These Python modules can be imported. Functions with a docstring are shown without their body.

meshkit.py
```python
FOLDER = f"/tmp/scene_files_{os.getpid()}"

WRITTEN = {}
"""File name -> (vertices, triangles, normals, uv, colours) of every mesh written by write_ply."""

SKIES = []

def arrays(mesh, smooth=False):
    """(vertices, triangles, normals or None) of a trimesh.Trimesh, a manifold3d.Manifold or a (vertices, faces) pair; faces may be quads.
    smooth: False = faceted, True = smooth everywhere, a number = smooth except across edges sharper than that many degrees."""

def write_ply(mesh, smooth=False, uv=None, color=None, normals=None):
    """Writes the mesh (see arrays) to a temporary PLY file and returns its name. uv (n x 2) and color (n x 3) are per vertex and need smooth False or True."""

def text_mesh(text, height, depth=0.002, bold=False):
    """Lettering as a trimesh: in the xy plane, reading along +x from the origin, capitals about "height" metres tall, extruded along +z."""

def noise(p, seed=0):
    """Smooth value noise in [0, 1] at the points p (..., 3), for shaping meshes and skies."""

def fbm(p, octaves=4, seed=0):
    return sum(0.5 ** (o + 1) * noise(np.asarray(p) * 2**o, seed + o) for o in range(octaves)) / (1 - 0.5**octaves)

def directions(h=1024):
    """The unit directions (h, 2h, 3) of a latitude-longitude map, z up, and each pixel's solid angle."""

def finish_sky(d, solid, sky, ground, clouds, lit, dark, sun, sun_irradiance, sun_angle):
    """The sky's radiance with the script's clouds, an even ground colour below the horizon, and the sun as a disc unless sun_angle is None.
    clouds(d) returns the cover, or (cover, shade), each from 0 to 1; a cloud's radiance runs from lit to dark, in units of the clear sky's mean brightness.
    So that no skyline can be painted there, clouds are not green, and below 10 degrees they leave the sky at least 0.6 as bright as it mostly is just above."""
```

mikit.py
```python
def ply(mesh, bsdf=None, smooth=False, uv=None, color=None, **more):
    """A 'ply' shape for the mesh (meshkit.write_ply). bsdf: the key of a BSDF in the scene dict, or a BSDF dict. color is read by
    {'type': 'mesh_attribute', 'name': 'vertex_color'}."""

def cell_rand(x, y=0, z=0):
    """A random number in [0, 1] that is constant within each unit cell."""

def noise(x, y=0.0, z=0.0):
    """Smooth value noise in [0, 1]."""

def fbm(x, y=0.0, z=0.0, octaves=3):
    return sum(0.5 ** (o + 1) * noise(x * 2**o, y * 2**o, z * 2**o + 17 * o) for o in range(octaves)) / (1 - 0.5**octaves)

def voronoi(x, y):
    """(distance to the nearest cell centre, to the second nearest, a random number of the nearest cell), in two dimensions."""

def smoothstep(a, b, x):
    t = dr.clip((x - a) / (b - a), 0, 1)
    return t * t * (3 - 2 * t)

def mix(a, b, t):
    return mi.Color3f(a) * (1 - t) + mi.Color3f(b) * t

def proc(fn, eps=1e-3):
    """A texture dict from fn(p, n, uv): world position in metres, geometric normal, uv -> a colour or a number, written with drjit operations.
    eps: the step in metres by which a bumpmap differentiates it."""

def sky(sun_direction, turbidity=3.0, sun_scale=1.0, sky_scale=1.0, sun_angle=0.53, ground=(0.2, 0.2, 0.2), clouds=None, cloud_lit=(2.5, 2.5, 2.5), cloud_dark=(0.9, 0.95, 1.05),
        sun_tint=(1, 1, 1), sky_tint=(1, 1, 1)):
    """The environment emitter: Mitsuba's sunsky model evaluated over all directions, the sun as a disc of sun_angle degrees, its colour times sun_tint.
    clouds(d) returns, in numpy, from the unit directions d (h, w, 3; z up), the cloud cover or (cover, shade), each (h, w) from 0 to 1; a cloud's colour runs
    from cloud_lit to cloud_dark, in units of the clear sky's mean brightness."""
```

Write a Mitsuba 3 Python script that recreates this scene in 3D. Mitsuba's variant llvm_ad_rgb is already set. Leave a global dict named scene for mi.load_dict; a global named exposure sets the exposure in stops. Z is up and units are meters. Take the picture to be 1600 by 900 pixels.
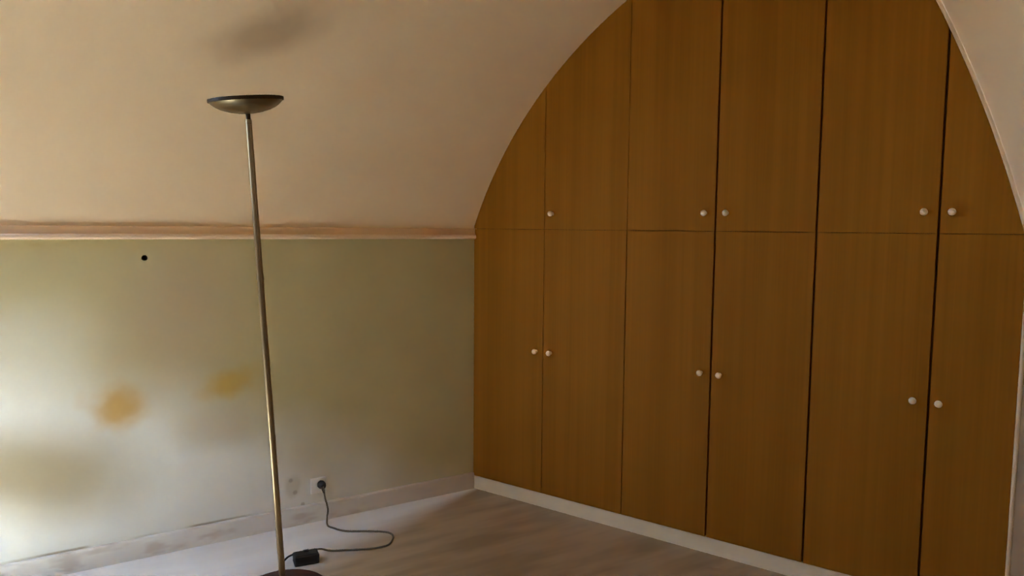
import math, random, numpy as np, trimesh, mitsuba as mi, mikit, drjit as dr
from shapely.geometry import Polygon, Point, box as sbox
from mikit import noise, fbm, smoothstep, mix, proc, ply

random.seed(7); np.random.seed(7)
T = mi.ScalarTransform4f
scene, labels = {'type': 'scene'}, {}

# ---------------------------------------------------------------- camera, sky, exposure
scene['camera'] = {'type': 'perspective', 'fov': 2 * math.degrees(math.atan(800 / 1124.4)), 'fov_axis': 'x',
                   'near_clip': 0.05, 'far_clip': 200,
                   'to_world': T().look_at(origin=[2.5562, -3.1745, 1.5096], target=[1.9734, -2.3663, 1.4257], up=[-0.0561, 0.0629, 0.9964])}
exposure = 6.25
scene['sky'] = mikit.sky(sun_direction=(-.22, -.02, 1.0), turbidity=4.0, sun_scale=0.30, sky_scale=1.0, ground=(0.20, 0.17, 0.12),
                         sky_tint=(1.0, 1.12, 1.26), sun_tint=(1.0, 1.18, 1.38))

# ---------------------------------------------------------------- the plan of the room (metres; corner of closet and left wall at the origin)
AL, AR = math.radians(22.08), math.radians(20.0)
DL = np.array([-math.sin(AL), -math.cos(AL), 0.0])        # along the left wall, away from the wardrobe
NL = np.array([math.cos(AL), -math.sin(AL), 0.0])         # out of the left wall, into the room
NL = NL if NL @ [1, -1, 0] > 0 else -NL
DR = np.array([math.sin(AR), -math.cos(AR), 0.0])
W, YB, SEAM, PL, SPRING = 2.554, -4.2, 1.5, 0.0756, 1.475
LL, LR = -YB / math.cos(AL), -YB / math.cos(AR)
UP = np.array([0, 0, 1.0])
CX1, CZ1, R1 = 2.033, 0.704, 2.189                        # left arc of the roof
CX2, CZ2, R2 = -2.796, 0.034, 5.538                       # right arc
ZTOP = 2.70


def arc_left(z): return CX1 - math.sqrt(R1 * R1 - (z - CZ1) ** 2)
def arc_right(z): return CX2 + math.sqrt(R2 * R2 - (z - CZ2) ** 2)


ZS = np.linspace(SPRING, ZTOP, 36)
LEFT_ARC = [(arc_left(z), z) for z in ZS]
RIGHT_ARC = [(arc_right(z), z) for z in ZS]


# ---------------------------------------------------------------- helpers
def tag(key, label=None, cat=None, group=None, kind=None):
    d = {}
    if label: d['label'] = label
    if cat: d['category'] = cat
    if group: d['group'] = group
    if kind: d['kind'] = kind
    labels[key] = d


def put(key, mesh, mat, smooth=False, **kw):
    assert key not in scene, key
    scene[key] = ply(mesh, mat, smooth=smooth, **kw)
    return key


def numbered(key):
    k, n = key, 0
    while k in scene or k in labels:
        n += 1; k = f'{key}_{n:03d}'
    return k


def bx(lo, hi):
    lo, hi = np.array(lo, float), np.array(hi, float)
    m = trimesh.creation.box(hi - lo); m.apply_translation((lo + hi) / 2); return m


def frame(o, ex, ey, ez):
    m = np.eye(4); m[:3, 0], m[:3, 1], m[:3, 2], m[:3, 3] = ex, ey, ez, o; return m


def prism(poly, depth, m=None):
    g = trimesh.creation.extrude_polygon(poly, depth)
    if m is not None:
        g.apply_transform(m)
        if np.linalg.det(np.asarray(m)[:3, :3]) < 0: g.invert()
    return g


def lathe(profile, n=48):
    """profile: (r, z) from bottom axis to top axis"""
    p = np.array(profile, float); a = np.linspace(0, 2 * math.pi, n, endpoint=False)
    v = np.stack([p[:, None, 0] * np.cos(a), p[:, None, 0] * np.sin(a), np.repeat(p[:, 1:2], n, 1)], -1).reshape(-1, 3)
    i, j = np.meshgrid(np.arange(len(p) - 1), np.arange(n), indexing='ij'); k = (j + 1) % n
    q = np.stack([i * n + j, i * n + k, (i + 1) * n + k, (i + 1) * n + j], -1).reshape(-1, 4)
    f = np.vstack([q[:, [0, 1, 2]], q[:, [0, 2, 3]]])
    m = trimesh.Trimesh(v, f, process=True); m.update_faces(m.nondegenerate_faces()); return m


def catmull(pts, n=10):
    P = np.array(pts, float); P = np.vstack([2 * P[0] - P[1], P, 2 * P[-1] - P[-2]]); out = []
    for i in range(1, len(P) - 2):
        for t in np.linspace(0, 1, n, endpoint=False):
            a, b, c, d = P[i - 1:i + 3]
            out.append(0.5 * (2 * b + (c - a) * t + (2 * a - 5 * b + 4 * c - d) * t * t + (3 * b - a - 3 * c + d) * t ** 3))
    return np.array(out + [P[-2]])


def tube(pts, r, n=10, caps=True):
    P = np.array(pts, float); t = np.gradient(P, axis=0); t /= np.linalg.norm(t, axis=1, keepdims=True)
    rr = np.broadcast_to(r, len(P)); ref = np.array([0.31, 0.21, 0.93]); V = []
    u = np.cross(t[0], ref); u /= np.linalg.norm(u)
    for p, d, q in zip(P, t, rr):
        u = u - d * (u @ d); u /= np.linalg.norm(u); w = np.cross(d, u)
        a = np.linspace(0, 2 * math.pi, n, endpoint=False)
        V.append(p + q * (np.cos(a)[:, None] * u + np.sin(a)[:, None] * w))
    V = np.vstack(V); i, j = np.meshgrid(np.arange(len(P) - 1), np.arange(n), indexing='ij'); k = (j + 1) % n
    q = np.stack([i * n + j, i * n + k, (i + 1) * n + k, (i + 1) * n + j], -1).reshape(-1, 4)
    f = [q[:, [0, 1, 2]], q[:, [0, 2, 3]]]
    if caps:
        V = np.vstack([V, P[:1], P[-1:]]); c0, c1 = len(V) - 2, len(V) - 1; j = np.arange(n); k = (j + 1) % n; e = (len(P) - 1) * n
        f += [np.stack([k, j, j * 0 + c0], 1), np.stack([e + j, e + k, j * 0 + c1], 1)]
    return trimesh.Trimesh(V, np.vstack(f), process=False)


def rounded(lo, hi, r=0.004, seg=3):
    """a box with rounded vertical and horizontal edges: the hull of eight small spheres"""
    lo, hi = np.array(lo, float) + r, np.array(hi, float) - r; pts = []
    s = trimesh.creation.icosphere(subdivisions=2, radius=r).vertices
    for x in (lo[0], hi[0]):
        for y in (lo[1], hi[1]):
            for z in (lo[2], hi[2]): pts.append(s + [x, y, z])
    return trimesh.convex.convex_hull(np.vstack(pts))


# ---------------------------------------------------------------- materials
def c3(r, g, b): return mi.Color3f(r, g, b)


def principled(key, color, rough=0.5, bump=None, eps=2e-3, **kw):
    col = proc(color) if callable(color) else {'type': 'rgb', 'value': list(color)}
    d = {'type': 'principled', 'base_color': col, 'roughness': rough, **kw}
    if bump is not None:
        d = {'type': 'bumpmap', 'arbitrary': proc(bump, eps=eps), 'scale': 1.0, 'bsdf': d}
    scene[key] = {'type': 'twosided', 'bsdf': d}


def blob(u, v, u0, v0, a, b, rot=0.0, soft=0.5, wob=0.35, seed=0.0, freq=3.0):
    """a stain or painted patch of light: 1 inside, 0 outside, its edge made ragged by noise"""
    c, s = math.cos(rot), math.sin(rot)
    x, y = (c * (u - u0) + s * (v - v0)) / a, (-s * (u - u0) + c * (v - v0)) / b
    d = dr.sqrt(x * x + y * y) + wob * (fbm(u * freq / min(a, b) * 0.12 + seed, v * freq / min(a, b) * 0.12, seed) - 0.5) * 2
    return 1 - smoothstep(1 - soft, 1 + soft, d)


def wall_paint(p, n, uv):
    t = p.x * float(DL[0]) + p.y * float(DL[1]); z = p.z
    base = mix(c3(.60, .525, .285), c3(.50, .435, .22), fbm(t * 2.2, z * 2.2, 3.0))
    # cool daylight on the lower wall, painted into its colour
    low_daylight = smoothstep(.30, -.30, z - .42 - .46 * (t - 1.1) + .50 * (fbm(t * 1.6, z * 2.0, 9.0) - .5))
    base = mix(base, c3(.85, .885, .87), low_daylight * .92)
    w1 = blob(t, z, 2.15, .98, .34, .20, 0, .7, .4, 2.0)  # brighter patch of daylight, painted in as well
    base = mix(base, c3(.80, .82, .72), w1 * .45)
    brown = blob(t, z, 2.12, .46, .33, .20, .3, .75, .4, 5.0)
    base = mix(base, c3(.33, .265, .135), brown * .85)
    rose = blob(t, z, 1.55, 1.10, .24, .30, .2, .8, .4, 8.0)
    base = mix(base, c3(.54, .43, .28), rose * .65)
    faint = blob(t, z, 1.36, .56, .17, .09, 0, .7, .4, 13.0)
    base = mix(base, c3(.55, .46, .31), faint * .45)
    s1 = blob(t, z, 1.795, .715, .085, .078, .2, .85, .55, 21.0, 7.0)
    base = mix(base, c3(.56, .36, .10), s1 * .92)
    s2 = blob(t, z, 1.315, .765, .115, .056, -.18, .8, .55, 31.0, 6.0)
    base = mix(base, c3(.56, .395, .10), s2 * .95)
    patch = blob(t, z, 1.035, .195, .042, .055, 0, .3, .3, 41.0, 4.0)      # filled-in old socket
    base = mix(base, c3(.60, .60, .52), patch * .6)
    for k, (a, b) in enumerate(((1.024, .170), (.986, .100), (1.045, .235))):
        base = mix(base, c3(.33, .31, .26), blob(t, z, a, b, .010, .010, 0, .5, .2, 50.0 + k, 3.0) * .55)
    joint = smoothstep(.108, .101, z) * smoothstep(.3, .75, noise(t * 7.0, 3.0)) * smoothstep(1.0, 1.5, t)
    base = mix(base, c3(.36, .32, .25), joint * .8)
    return base


def plaster_bump(p, n, uv):
    return 0.0012 * fbm(p.x * 9 + p.y * 6, p.y * 9 - p.x * 3, p.z * 12) + 0.0003 * noise(p.x * 90, p.y * 90, p.z * 90)


principled('mat_wall_left', wall_paint, 0.85, bump=plaster_bump, specular=0.25)


def roof_paint(p, n, uv):
    y = -p.y
    base = mix(c3(.86, .695, .475), c3(.83, .665, .45), fbm(p.x * 1.6, p.y * 1.6, p.z * 1.6))
    left = smoothstep(1.2, 1.0, p.x)
    t = y / math.cos(AL)
    st = blob(t, p.z, 1.43, 2.285, .17, .065, -.32, .75, .40, 4.0, 4.0)
    st2 = blob(t, p.z, 1.40, 2.30, .30, .12, -.32, .75, .40, 6.0, 4.0)
    base = mix(base, c3(.45, .325, .20), left * dr.minimum(st * .62 + st2 * .14, .8))
    return base


principled('mat_roof', roof_paint, 0.85, bump=plaster_bump, specular=0.25)
principled('mat_wall', (.42, .31, .19), 0.85, specular=0.25)
principled('mat_trim_ochre', (.74, .51, .29), 0.6)
principled('mat_trim_peach', (.82, .63, .44), 0.55)


def floor_col(p, n, uv):
    t = p.x * float(DL[0]) + p.y * float(DL[1])
    d = p.x * float(NL[0]) + p.y * float(NL[1])
    streak = fbm(t * 3.0, d * 16.0, 2.0)
    cloud = fbm(p.x * 2.3, p.y * 2.3, 5.0)
    base = mix(c3(.455, .345, .21), c3(.32, .228, .12), smoothstep(.3, .75, .55 * streak + .45 * cloud))
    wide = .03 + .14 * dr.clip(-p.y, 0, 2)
    daylit = smoothstep(wide, -wide, p.x - .02 + .6 * wide * (fbm(p.x * 6, p.y * 3, 7.0) - .5))  # daylit side painted pale, shaded side before the wardrobe left brown
    base = mix(base, mix(c3(.885, .92, .92), c3(.81, .835, .825), streak), daylit * .92)
    return base


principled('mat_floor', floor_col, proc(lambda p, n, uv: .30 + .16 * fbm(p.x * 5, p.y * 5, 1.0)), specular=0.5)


def skirting_col(p, n, uv):
    t = p.x * float(DL[0]) + p.y * float(DL[1])  # shade near the corner is painted into the skirting as a browner tone
    return mix(mix(c3(.62, .54, .45), c3(.82, .825, .795), smoothstep(.05, 1.0, t)), c3(.60, .55, .50), .7 * smoothstep(.5, .85, fbm(t * 9, p.z * 22, 3.0)))


principled('mat_skirting', skirting_col, 0.5)
principled('mat_dirt_line', (.30, .26, .20), 0.9)


def veneer(p, n, uv):
    x = p.x * 30 + 1.2 * fbm(p.x * 4, p.z * .7, 2.0)
    g = fbm(x, p.z * .45, 1.0, 3)
    fine = noise(p.x * 210, p.z * 2.2, 5.0)
    band = fbm(p.x * 6.0, p.z * .30, 8.0)
    c = mix(c3(.285, .117, .013), c3(.340, .144, .018), smoothstep(.25, .75, .6 * band + .4 * g))
    return c * (0.95 + .10 * fine)


principled('mat_veneer', veneer, 0.6, specular=0.10)
principled('mat_veneer_edge', (.07, .03, .010), 0.7)
principled('mat_carcass', (.16, .075, .025), 0.8)
principled('mat_plinth', lambda p, n, uv: mix(c3(.89, .82, .60), c3(.82, .75, .55), fbm(p.x * 14, p.z * 30, 3.0)), 0.55)
principled('mat_porcelain', (.97, .82, .58), 0.22, specular=0.6, clearcoat=0.6)
principled('mat_knob_stem', (.30, .20, .09), 0.35, metallic=0.8)
scene['mat_brass'] = {'type': 'twosided', 'bsdf': {'type': 'principled', 'base_color': {'type': 'rgb', 'value': [.24, .19, .11]}, 'metallic': 1.0, 'roughness': 0.30}}
scene['mat_pole'] = {'type': 'twosided', 'bsdf': {'type': 'principled', 'base_color': {'type': 'rgb', 'value': [.38, .30, .19]}, 'metallic': 1.0, 'roughness': 0.30}}
principled('mat_bronze_dark', (.035, .020, .008), 0.5, specular=0.2)
principled('mat_base', (.055, .020, .015), 0.5, specular=0.2)
principled('mat_reflector', (.8, .78, .72), 0.3, metallic=0.9)
scene['mat_quartz'] = {'type': 'twosided', 'bsdf': {'type': 'roughplastic', 'diffuse_reflectance': {'type': 'rgb', 'value': [.8, .8, .76]}, 'alpha': .1}}
principled('mat_black_plastic', (.016, .016, .018), 0.42, specular=0.4)
principled('mat_cord', (.15, .13, .09), 0.5)
principled('mat_white_plastic', (.90, .90, .88), 0.35)
principled('mat_grey_plastic', (.48, .48, .45), 0.4)
principled('mat_dark_hole', (.03, .022, .015), 0.9)
principled('mat_window_frame', (.78, .76, .70), 0.5)

# ---------------------------------------------------------------- the setting
TH = 0.10




# floor
put('floor', bx((-2.3, YB - .1, -.10), (4.7, .75, 0)), 'mat_floor'); tag('floor', 'brown floor with pale daylight painted in at the left', kind='structure')

# left wall: a slab with a real drilled hole
MLW = frame((0, 0, 0), DL, UP, -NL)
wl = Polygon([(-.02, 0), (LL + .05, 0), (LL + .05, SPRING), (-.02, SPRING)])
hole = Point(1.666, 1.361).buffer(.0125, 8)
put('wall_left', prism(wl.difference(hole), TH, MLW), 'mat_wall_left')
tag('wall_left', 'low olive cream knee wall with damp stains and daylight painted along its foot', kind='structure')
cup = lathe([(0, .0), (.0122, .0), (.0122, .045), (.0085, .045), (.0080, .012), (0, .010)], 20)
cup.apply_transform(frame(DL * 1.666 + UP * 1.361 - NL * .049, DL, UP, NL if np.linalg.det(np.c_[DL, UP, NL]) > 0 else NL))
if np.linalg.det(np.c_[DL, UP, NL]) < 0: cup.invert()
put('wall_left__drill_hole', cup, 'mat_dark_hole'); tag('wall_left__drill_hole', 'small dark drilled hole below the picture rail')

# curved roof: left arc along the left wall, a flat top, right arc along the right wall; a roof window in the left arc, out of the picture
HY0, HY1, HZ0, HZ1 = -3.24, -2.27, 1.58, 2.50
def roof():
    zs = np.unique(np.r_[ZS, HZ0, HZ1]); la = [(arc_left(z), z) for z in zs]
    sec = np.array(la + RIGHT_ARC[::-1]); n = len(la); V = []; F = []
    ys = np.unique(np.r_[np.linspace(YB - .1, 0, 13), .5, HY0, HY1])
    for y in ys:
        for i, (x, z) in enumerate(sec):
            V.append((x + (math.tan(AL) * y if i < n else -math.tan(AR) * y), y, z))
    m = len(sec)
    for a in range(len(ys) - 1):
        for i in range(m - 1):
            inhole = i < n - 1 and HZ0 <= (zs[i] + zs[i + 1]) / 2 <= HZ1 and HY0 <= (ys[a] + ys[a + 1]) / 2 <= HY1
            if not inhole: F.append((a * m + i, a * m + i + 1, (a + 1) * m + i + 1, (a + 1) * m + i))
    return np.array(V), np.array(F)


put('ceiling', roof(), 'mat_roof', smooth=25); tag('ceiling', 'peach cream curved attic ceiling with a dark smudge above the lamp', kind='structure')
def hp(y, z, out=0.0): return np.array([arc_left(z) + math.tan(AL) * y, y, z]) + out * np.array([-.80, .10, .60])
def window_bars():
    zz = np.linspace(HZ0, HZ1, 9); parts = []
    for loop in ([hp(HY0, z, .02) for z in zz], [hp(HY1, z, .02) for z in zz], [hp(HY0, HZ0, .02), hp(HY1, HZ0, .02)], [hp(HY0, HZ1, .02), hp(HY1, HZ1, .02)], [hp((HY0 + HY1) / 2, z, .03) for z in zz]):
        parts.append(tube(loop, .026, 8))
    return trimesh.util.concatenate(parts)
put('window_1', window_bars(), 'mat_window_frame', smooth=30); tag('window_1', 'roof window in the curved ceiling', kind='structure')

# right wall
MRW = frame((W, 0, 0), DR, UP, np.array([math.cos(AR), math.sin(AR), 0]))
put('wall_right', prism(sbox(-.04, 0, LR + .05, SPRING + .09), TH, MRW), 'mat_wall'); tag('wall_right', 'beige wall at the right of the wardrobe', kind='structure')

# back gable wall behind the camera
xl, xr = math.tan(AL) * YB, -math.tan(AR) * YB
gable = Polygon([(xl - .1, 0), (W + xr + .1, 0), (W + xr + .1, SPRING)] + [(x + xr, z) for x, z in RIGHT_ARC] + [(x + xl, z) for x, z in LEFT_ARC[::-1]] + [(xl - .1, SPRING)])
MB = frame((0, YB, 0), (1, 0, 0), UP, (0, -1, 0))
put('wall_back', prism(gable.buffer(.02), .12, MB), 'mat_wall'); tag('wall_back', 'gable wall behind the viewer', kind='structure')
# wall behind the wardrobe
full = Polygon([(-.05, 0), (W + .05, 0), (W + .05, SPRING)] + [(x + .03, z) for x, z in RIGHT_ARC] + [(x - .03, z) for x, z in LEFT_ARC[::-1]] + [(-.05, SPRING)])
put('wall_front', prism(full.buffer(.15), .1, frame((0, .62, 0), (1, 0, 0), UP, (0, 1, 0))), 'mat_wall'); tag('wall_front', 'end wall behind the fitted wardrobe', kind='structure')

# skirting along the left wall, with the dirty joint above it
prof = Polygon([(0, 0), (.013, 0), (.013, .086), (.010, .093), (.006, .095), (0, .095)])
def along_left(poly, t0, t1):      # polygon in (out of the wall, up), run along the wall
    m = frame(DL * t0, NL, UP, DL); g = trimesh.creation.extrude_polygon(poly, t1 - t0); g.apply_transform(m)
    if np.linalg.det(m[:3, :3]) < 0: g.invert()
    return g
put('baseboard_left', along_left(prof, 0, LL), 'mat_skirting'); tag('baseboard_left', 'pale scuffed skirting along the foot of the stained wall', kind='structure')

# picture rail between the wall and the curved roof: ochre cove above, peach lip below
def arcpts(cx, cy, r, a0, a1, n=6): return [(cx + r * math.cos(math.radians(a)), cy + r * math.sin(math.radians(a))) for a in np.linspace(a0, a1, n)]
lip = Polygon([(-.02, 1.443), (.014, 1.443)] + arcpts(.014, 1.455, .012, -90, 90) + [(-.02, 1.467)])
cove = Polygon([(-.02, 1.467), (.014, 1.467), (.012, 1.474), (.010, 1.482), (.011, 1.490), (.012, 1.497), (.006, 1.501), (-.02, 1.502)])
put('trim_1', along_left(lip, .0, LL), 'mat_trim_peach', smooth=30); tag('trim_1', 'peach picture rail on top of the stained left wall', kind='structure')
put('trim_1__cove', along_left(cove, .0, LL), 'mat_trim_ochre', smooth=30); tag('trim_1__cove', 'ochre upper band')

# plaster bead along the right edge of the wardrobe front
bead = [(W - .004, 0, .0)] + [(W - .004, 0, z) for z in np.linspace(.05, SPRING - .03, 12)] + [(x - .004, 0, z) for x, z in RIGHT_ARC]
put('trim_2', tube([(x, -.006, z) for x, _, z in bead], .008, 8), 'mat_roof', smooth=True); tag('trim_2', 'thin pale plaster bead at the right edge of the wardrobe', kind='structure')

# ---------------------------------------------------------------- fitted wardrobe
XS = [0.0, .4737, .9540, 1.3932, 1.8255, 2.2638, W]
GAP = {1: .0022, 2: .0034, 3: .0085, 4: .0085, 5: .0085}          # joints between the leaves, lower row
GAPU = {1: .0022, 2: .0016, 3: .0085, 4: .0085, 5: .0085}
D, DT = .018, .60
wd = 'fitted_wardrobe'
tag(wd, 'brown wood veneer fitted wardrobe filling the end wall under the arched ceiling', 'wardrobe')
outline = Polygon([(.001, 0), (W - .001, 0), (W - .001, SPRING)] + [(x - .001, z) for x, z in RIGHT_ARC] + [(x + .001, z) for x, z in LEFT_ARC[::-1]] + [(.001, SPRING)])
MF = frame((0, D, 0), (1, 0, 0), UP, (0, 1, 0)); MF[:3, 1] = UP
def facing(poly, y0, y1):          # polygon in (x, z) standing between y0 and y1
    g = trimesh.creation.extrude_polygon(poly, y1 - y0); g.apply_transform(np.array([[1, 0, 0, 0], [0, 0, 1, y0], [0, 1, 0, 0], [0, 0, 0, 1.0]])); g.invert(); return g
case = facing(outline.buffer(-.001).difference(sbox(-1, -1, 5, PL)), D + .003, .58)
put(wd + '__carcass', case, 'mat_carcass'); tag(wd + '__carcass', 'dark carcass seen in the joints')
put(wd + '__plinth', bx((.001, .0, .0), (W - .010, .02, PL - .001)), 'mat_plinth'); tag(wd + '__plinth', 'cream plinth strip')


def bevel_panel(poly, y0, y1, r=.0012):
    """a leaf with its front arris taken off"""
    inner = poly.buffer(-r, join_style=2)
    a = facing(poly, y0 + r, y1)
    b = facing(inner, y0, y0 + r + .0002)
    return trimesh.util.concatenate([a, b])


KNOB = lathe([(0, .0005), (.0085, .0005), (.0085, .003), (.0055, .006), (.0055, .012), (.0085, .0145), (.0125, .0185), (.0142, .0235), (.0130, .0285), (.0095, .0320), (.005, .0338), (0, .0343)], 28)
def knob(parent, x, z):
    m = KNOB.copy(); m.apply_transform(np.array([[1, 0, 0, x], [0, 0, -1, 0], [0, 1, 0, z], [0, 0, 0, 1.0]]))
    put(parent + '__knob', m, 'mat_porcelain', smooth=35); tag(parent + '__knob', 'small round cream knob')


def leaf(i, z0, z1, gaps):
    a = XS[i] + (gaps.get(i, .002) / 2); b = XS[i + 1] - (gaps.get(i + 1, .002) / 2)
    return outline.intersection(sbox(a, z0, b, z1))


KL = {0: .433, 1: .523, 2: 1.348, 3: 1.438, 4: 2.211, 5: 2.299}
KU = {1: .523, 2: 1.345, 3: 1.445, 4: 2.214, 5: 2.306}
for i in range(6):
    k = numbered(wd + '__door'); put(k, bevel_panel(leaf(i, PL + .001, SEAM - .0012, GAP), 0, D), 'mat_veneer')
    knob(k, KL[i], .850)
for i in range(6):
    k = numbered(wd + '__upper_door'); put(k, bevel_panel(leaf(i, SEAM + .0012, 3, GAPU), 0, D), 'mat_veneer')
    if i in KU: knob(k, KU[i], 1.582)

# ---------------------------------------------------------------- leaning floor lamp
B, TOP = np.array([.133, -1.406, 0.0]), np.array([.173, -1.5515, 1.920])
ax = (TOP - B) / np.linalg.norm(TOP - B)
fl = 'floor_lamp'
tag(fl, 'tall thin brass torchiere floor lamp with dish shade, leaning before the stained wall', 'lamp')
base = lathe([(0, .0005), (.168, .0005), (.176, .004), (.178, .010), (.174, .016), (.158, .021), (.100, .0255), (.030, .029), (0, .030)], 64); base.apply_translation(B)
put(fl + '__base', base, 'mat_base', smooth=40); tag(fl + '__base', 'dark red brown round base')
LEN = np.linalg.norm(TOP - B)
def at(s): return B + ax * s
put(fl + '__pole', tube([at(.024), at(.66), at(1.30), at(LEN - .02)], [.0130, .0127, .0120, .0112], 20), 'mat_pole', smooth=40)
for k, s in enumerate((.026, .665, 1.305)):
    rr = .020 if k == 0 else .0142
    put(numbered(fl + '__collar'), tube([at(s), at(s + .006), at(s + (.022 if k == 0 else .012))], [rr, rr, .0135], 20), 'mat_pole' if k else 'mat_bronze_dark', smooth=40)
# dish: tilted a little more than the pole
tilt = np.array([.010, -.142, 1.0]); tilt /= np.linalg.norm(tilt)
e1 = np.cross([0, 1, 0], tilt); e1 /= np.linalg.norm(e1); e2 = np.cross(tilt, e1)
MD = frame(TOP, e1, e2, tilt)
RD, HD = .1300, .046
outer = [(0, -.002)] + [(RD * s, HD * (1 - math.sqrt(max(0, 1 - (s * .955) ** 2))) / (1 - math.sqrt(1 - .955 ** 2))) for s in np.linspace(.08, 1, 18)]
shade = lathe(outer + [(RD - .002, HD + .0005)] + [(max(0, r - .003), z + .003) for r, z in outer[::-1]], 72); shade.apply_transform(MD)
put(fl + '__lamp_shade', shade, 'mat_brass', smooth=35); tag(fl + '__lamp_shade', 'shallow brass dish shade')
a = np.linspace(0, 2 * math.pi, 73)
rimp = lathe([(RD - .004, HD - .001), (RD + .0035, HD - .001), (RD + .0045, HD + .004), (RD + .0035, HD + .011), (RD - .001, HD + .012), (RD - .004, HD + .009), (RD - .004, HD - .001)], 72); rimp.apply_transform(MD)
put(fl + '__lamp_shade__rim', rimp, 'mat_bronze_dark', smooth=35); tag(fl + '__lamp_shade__rim', 'dark rim')
nk = tube([at(LEN - .035), at(LEN - .02), TOP + tilt * .002, TOP + tilt * .010], [.0115, .0075, .0085, .016], 20)
put(fl + '__neck', nk, 'mat_bronze_dark', smooth=40)
bulb = tube([TOP + tilt * .035 - e1 * .055, TOP + tilt * .035 + e1 * .055], .006, 12); put(fl + '__bulb', bulb, 'mat_quartz', smooth=40)
for q in (-.06, .06):
    put(numbered(fl + '__lamp_holder'), tube([TOP + tilt * .012 + e1 * q, TOP + tilt * .042 + e1 * q], .007, 10), 'mat_bronze_dark', smooth=40)
lead = catmull([(-.050, -1.196, .030), (-.080, -1.196, .024), (-.092, -1.215, .016), (-.080, -1.250, .010), (-.050, -1.285, .006), (-.015, -1.325, .010)], 8)
put(fl + '__lead', tube(lead, .0042, 10), 'mat_black_plastic', smooth=40); tag(fl + '__lead', 'short black lead to the dimmer')

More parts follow.
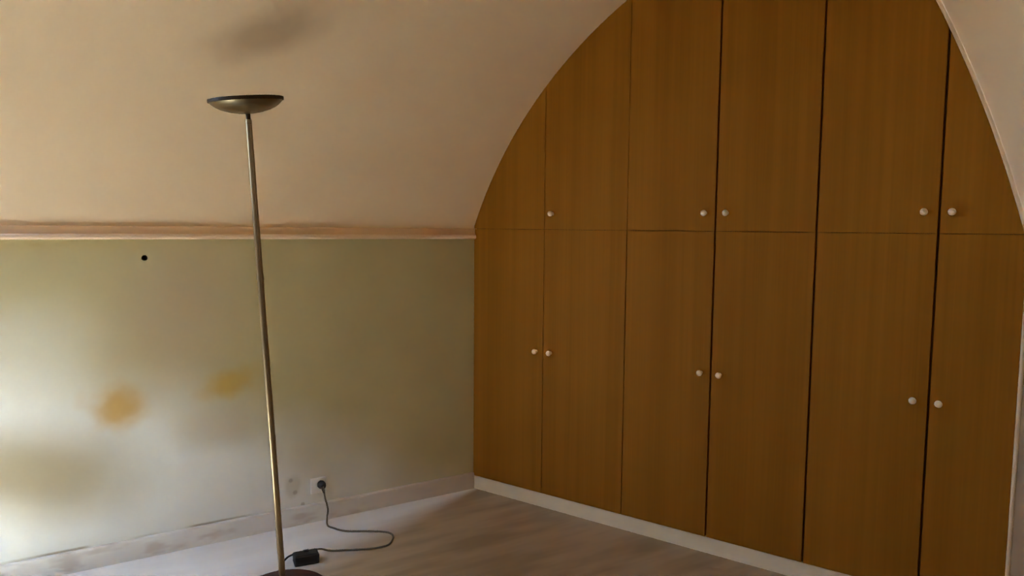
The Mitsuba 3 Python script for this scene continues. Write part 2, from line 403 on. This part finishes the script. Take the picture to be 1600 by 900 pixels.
# ---------------------------------------------------------------- foot dimmer, cord, socket
fd = 'foot_dimmer'
tag(fd, 'black plastic foot dimmer lying on the floor beside the lamp base', 'dimmer switch')
ang = math.atan2(-1.155 + 1.2451, .052 - .0019); ex = np.array([math.cos(ang), math.sin(ang), 0]); ey = np.array([-ex[1], ex[0], 0])
MDm = frame((-.012, -1.178, 0.0), ex, ey, UP)
def dim(m): m.apply_transform(MDm); return m
put(fd + '__body', dim(rounded((-.054, -.034, .0005), (.054, .034, .044), .006)), 'mat_black_plastic', smooth=35)
put(fd + '__slider', dim(rounded((-.010, .002, .042), (.014, .018, .054), .003)), 'mat_black_plastic', smooth=35)
put(fd + '__top_plate', dim(rounded((-.046, -.026, .042), (.046, .026, .047), .002)), 'mat_black_plastic', smooth=35)

pc = 'power_cord'
tag(pc, 'thin olive brown power cord looping over the floor from socket to dimmer', 'cord')
S0 = DL * .896 + UP * .1934
path = [S0 + NL * .050, S0 + NL * .052 - UP * .030 - DL * .004, DL * .884 + NL * .040 + UP * .130, DL * .868 + NL * .034 + UP * .062, DL * .872 + NL * .032 + UP * .022,
        np.array([-.245, -.862, .006]), np.array([-.200, -.866, .005]), (-.120, -.852, .005), (-.020, -.780, .005), (.052, -.741, .005), (.100, -.748, .005), (.138, -.790, .005), (.160, -.845, .005), (.125, -.916, .005),
        (.042, -.996, .005), (-.005, -1.050, .010), (-.022, -1.085, .026), (-.024, -1.125, .034)]
put(pc + '__cable', tube(catmull(path, 9), .0045, 10), 'mat_cord', smooth=40)
plug = lathe([(0, .0), (.019, .0), (.0205, .004), (.0200, .022), (.0165, .034), (.010, .040), (0, .041)], 32)
Mp = frame(S0 + NL * .012, DL, UP, NL)
plug.apply_transform(Mp)
if np.linalg.det(Mp[:3, :3]) < 0: plug.invert()
put(pc + '__plug', plug, 'mat_black_plastic', smooth=35); tag(pc + '__plug', 'black round plug')
grip = tube([S0 + NL * .036, S0 + NL * .048 - UP * .014, S0 + NL * .051 - UP * .034 - DL * .004], [.011, .0085, .0055], 12)
put(pc + '__plug__strain_relief', grip, 'mat_black_plastic', smooth=40)

so = 'wall_socket'
tag(so, 'small white square wall socket above the skirting with black plug in it', 'socket')
Ms = frame(DL * .907 + UP * .187 + NL * .0, DL, UP, NL)
def soc(m):
    m.apply_transform(Ms)
    if np.linalg.det(Ms[:3, :3]) < 0: m.invert()
    return m
put(so + '__plate', soc(rounded((-.040, -.040, .0003), (.040, .040, .010), .003)), 'mat_white_plastic', smooth=35)
ring = lathe([(.0225, .009), (.027, .009), (.027, .0135), (.0225, .0135), (.0225, .009)], 32); ring.apply_translation((-.011, .006, 0))
put(so + '__ring', soc(ring), 'mat_white_plastic', smooth=35)
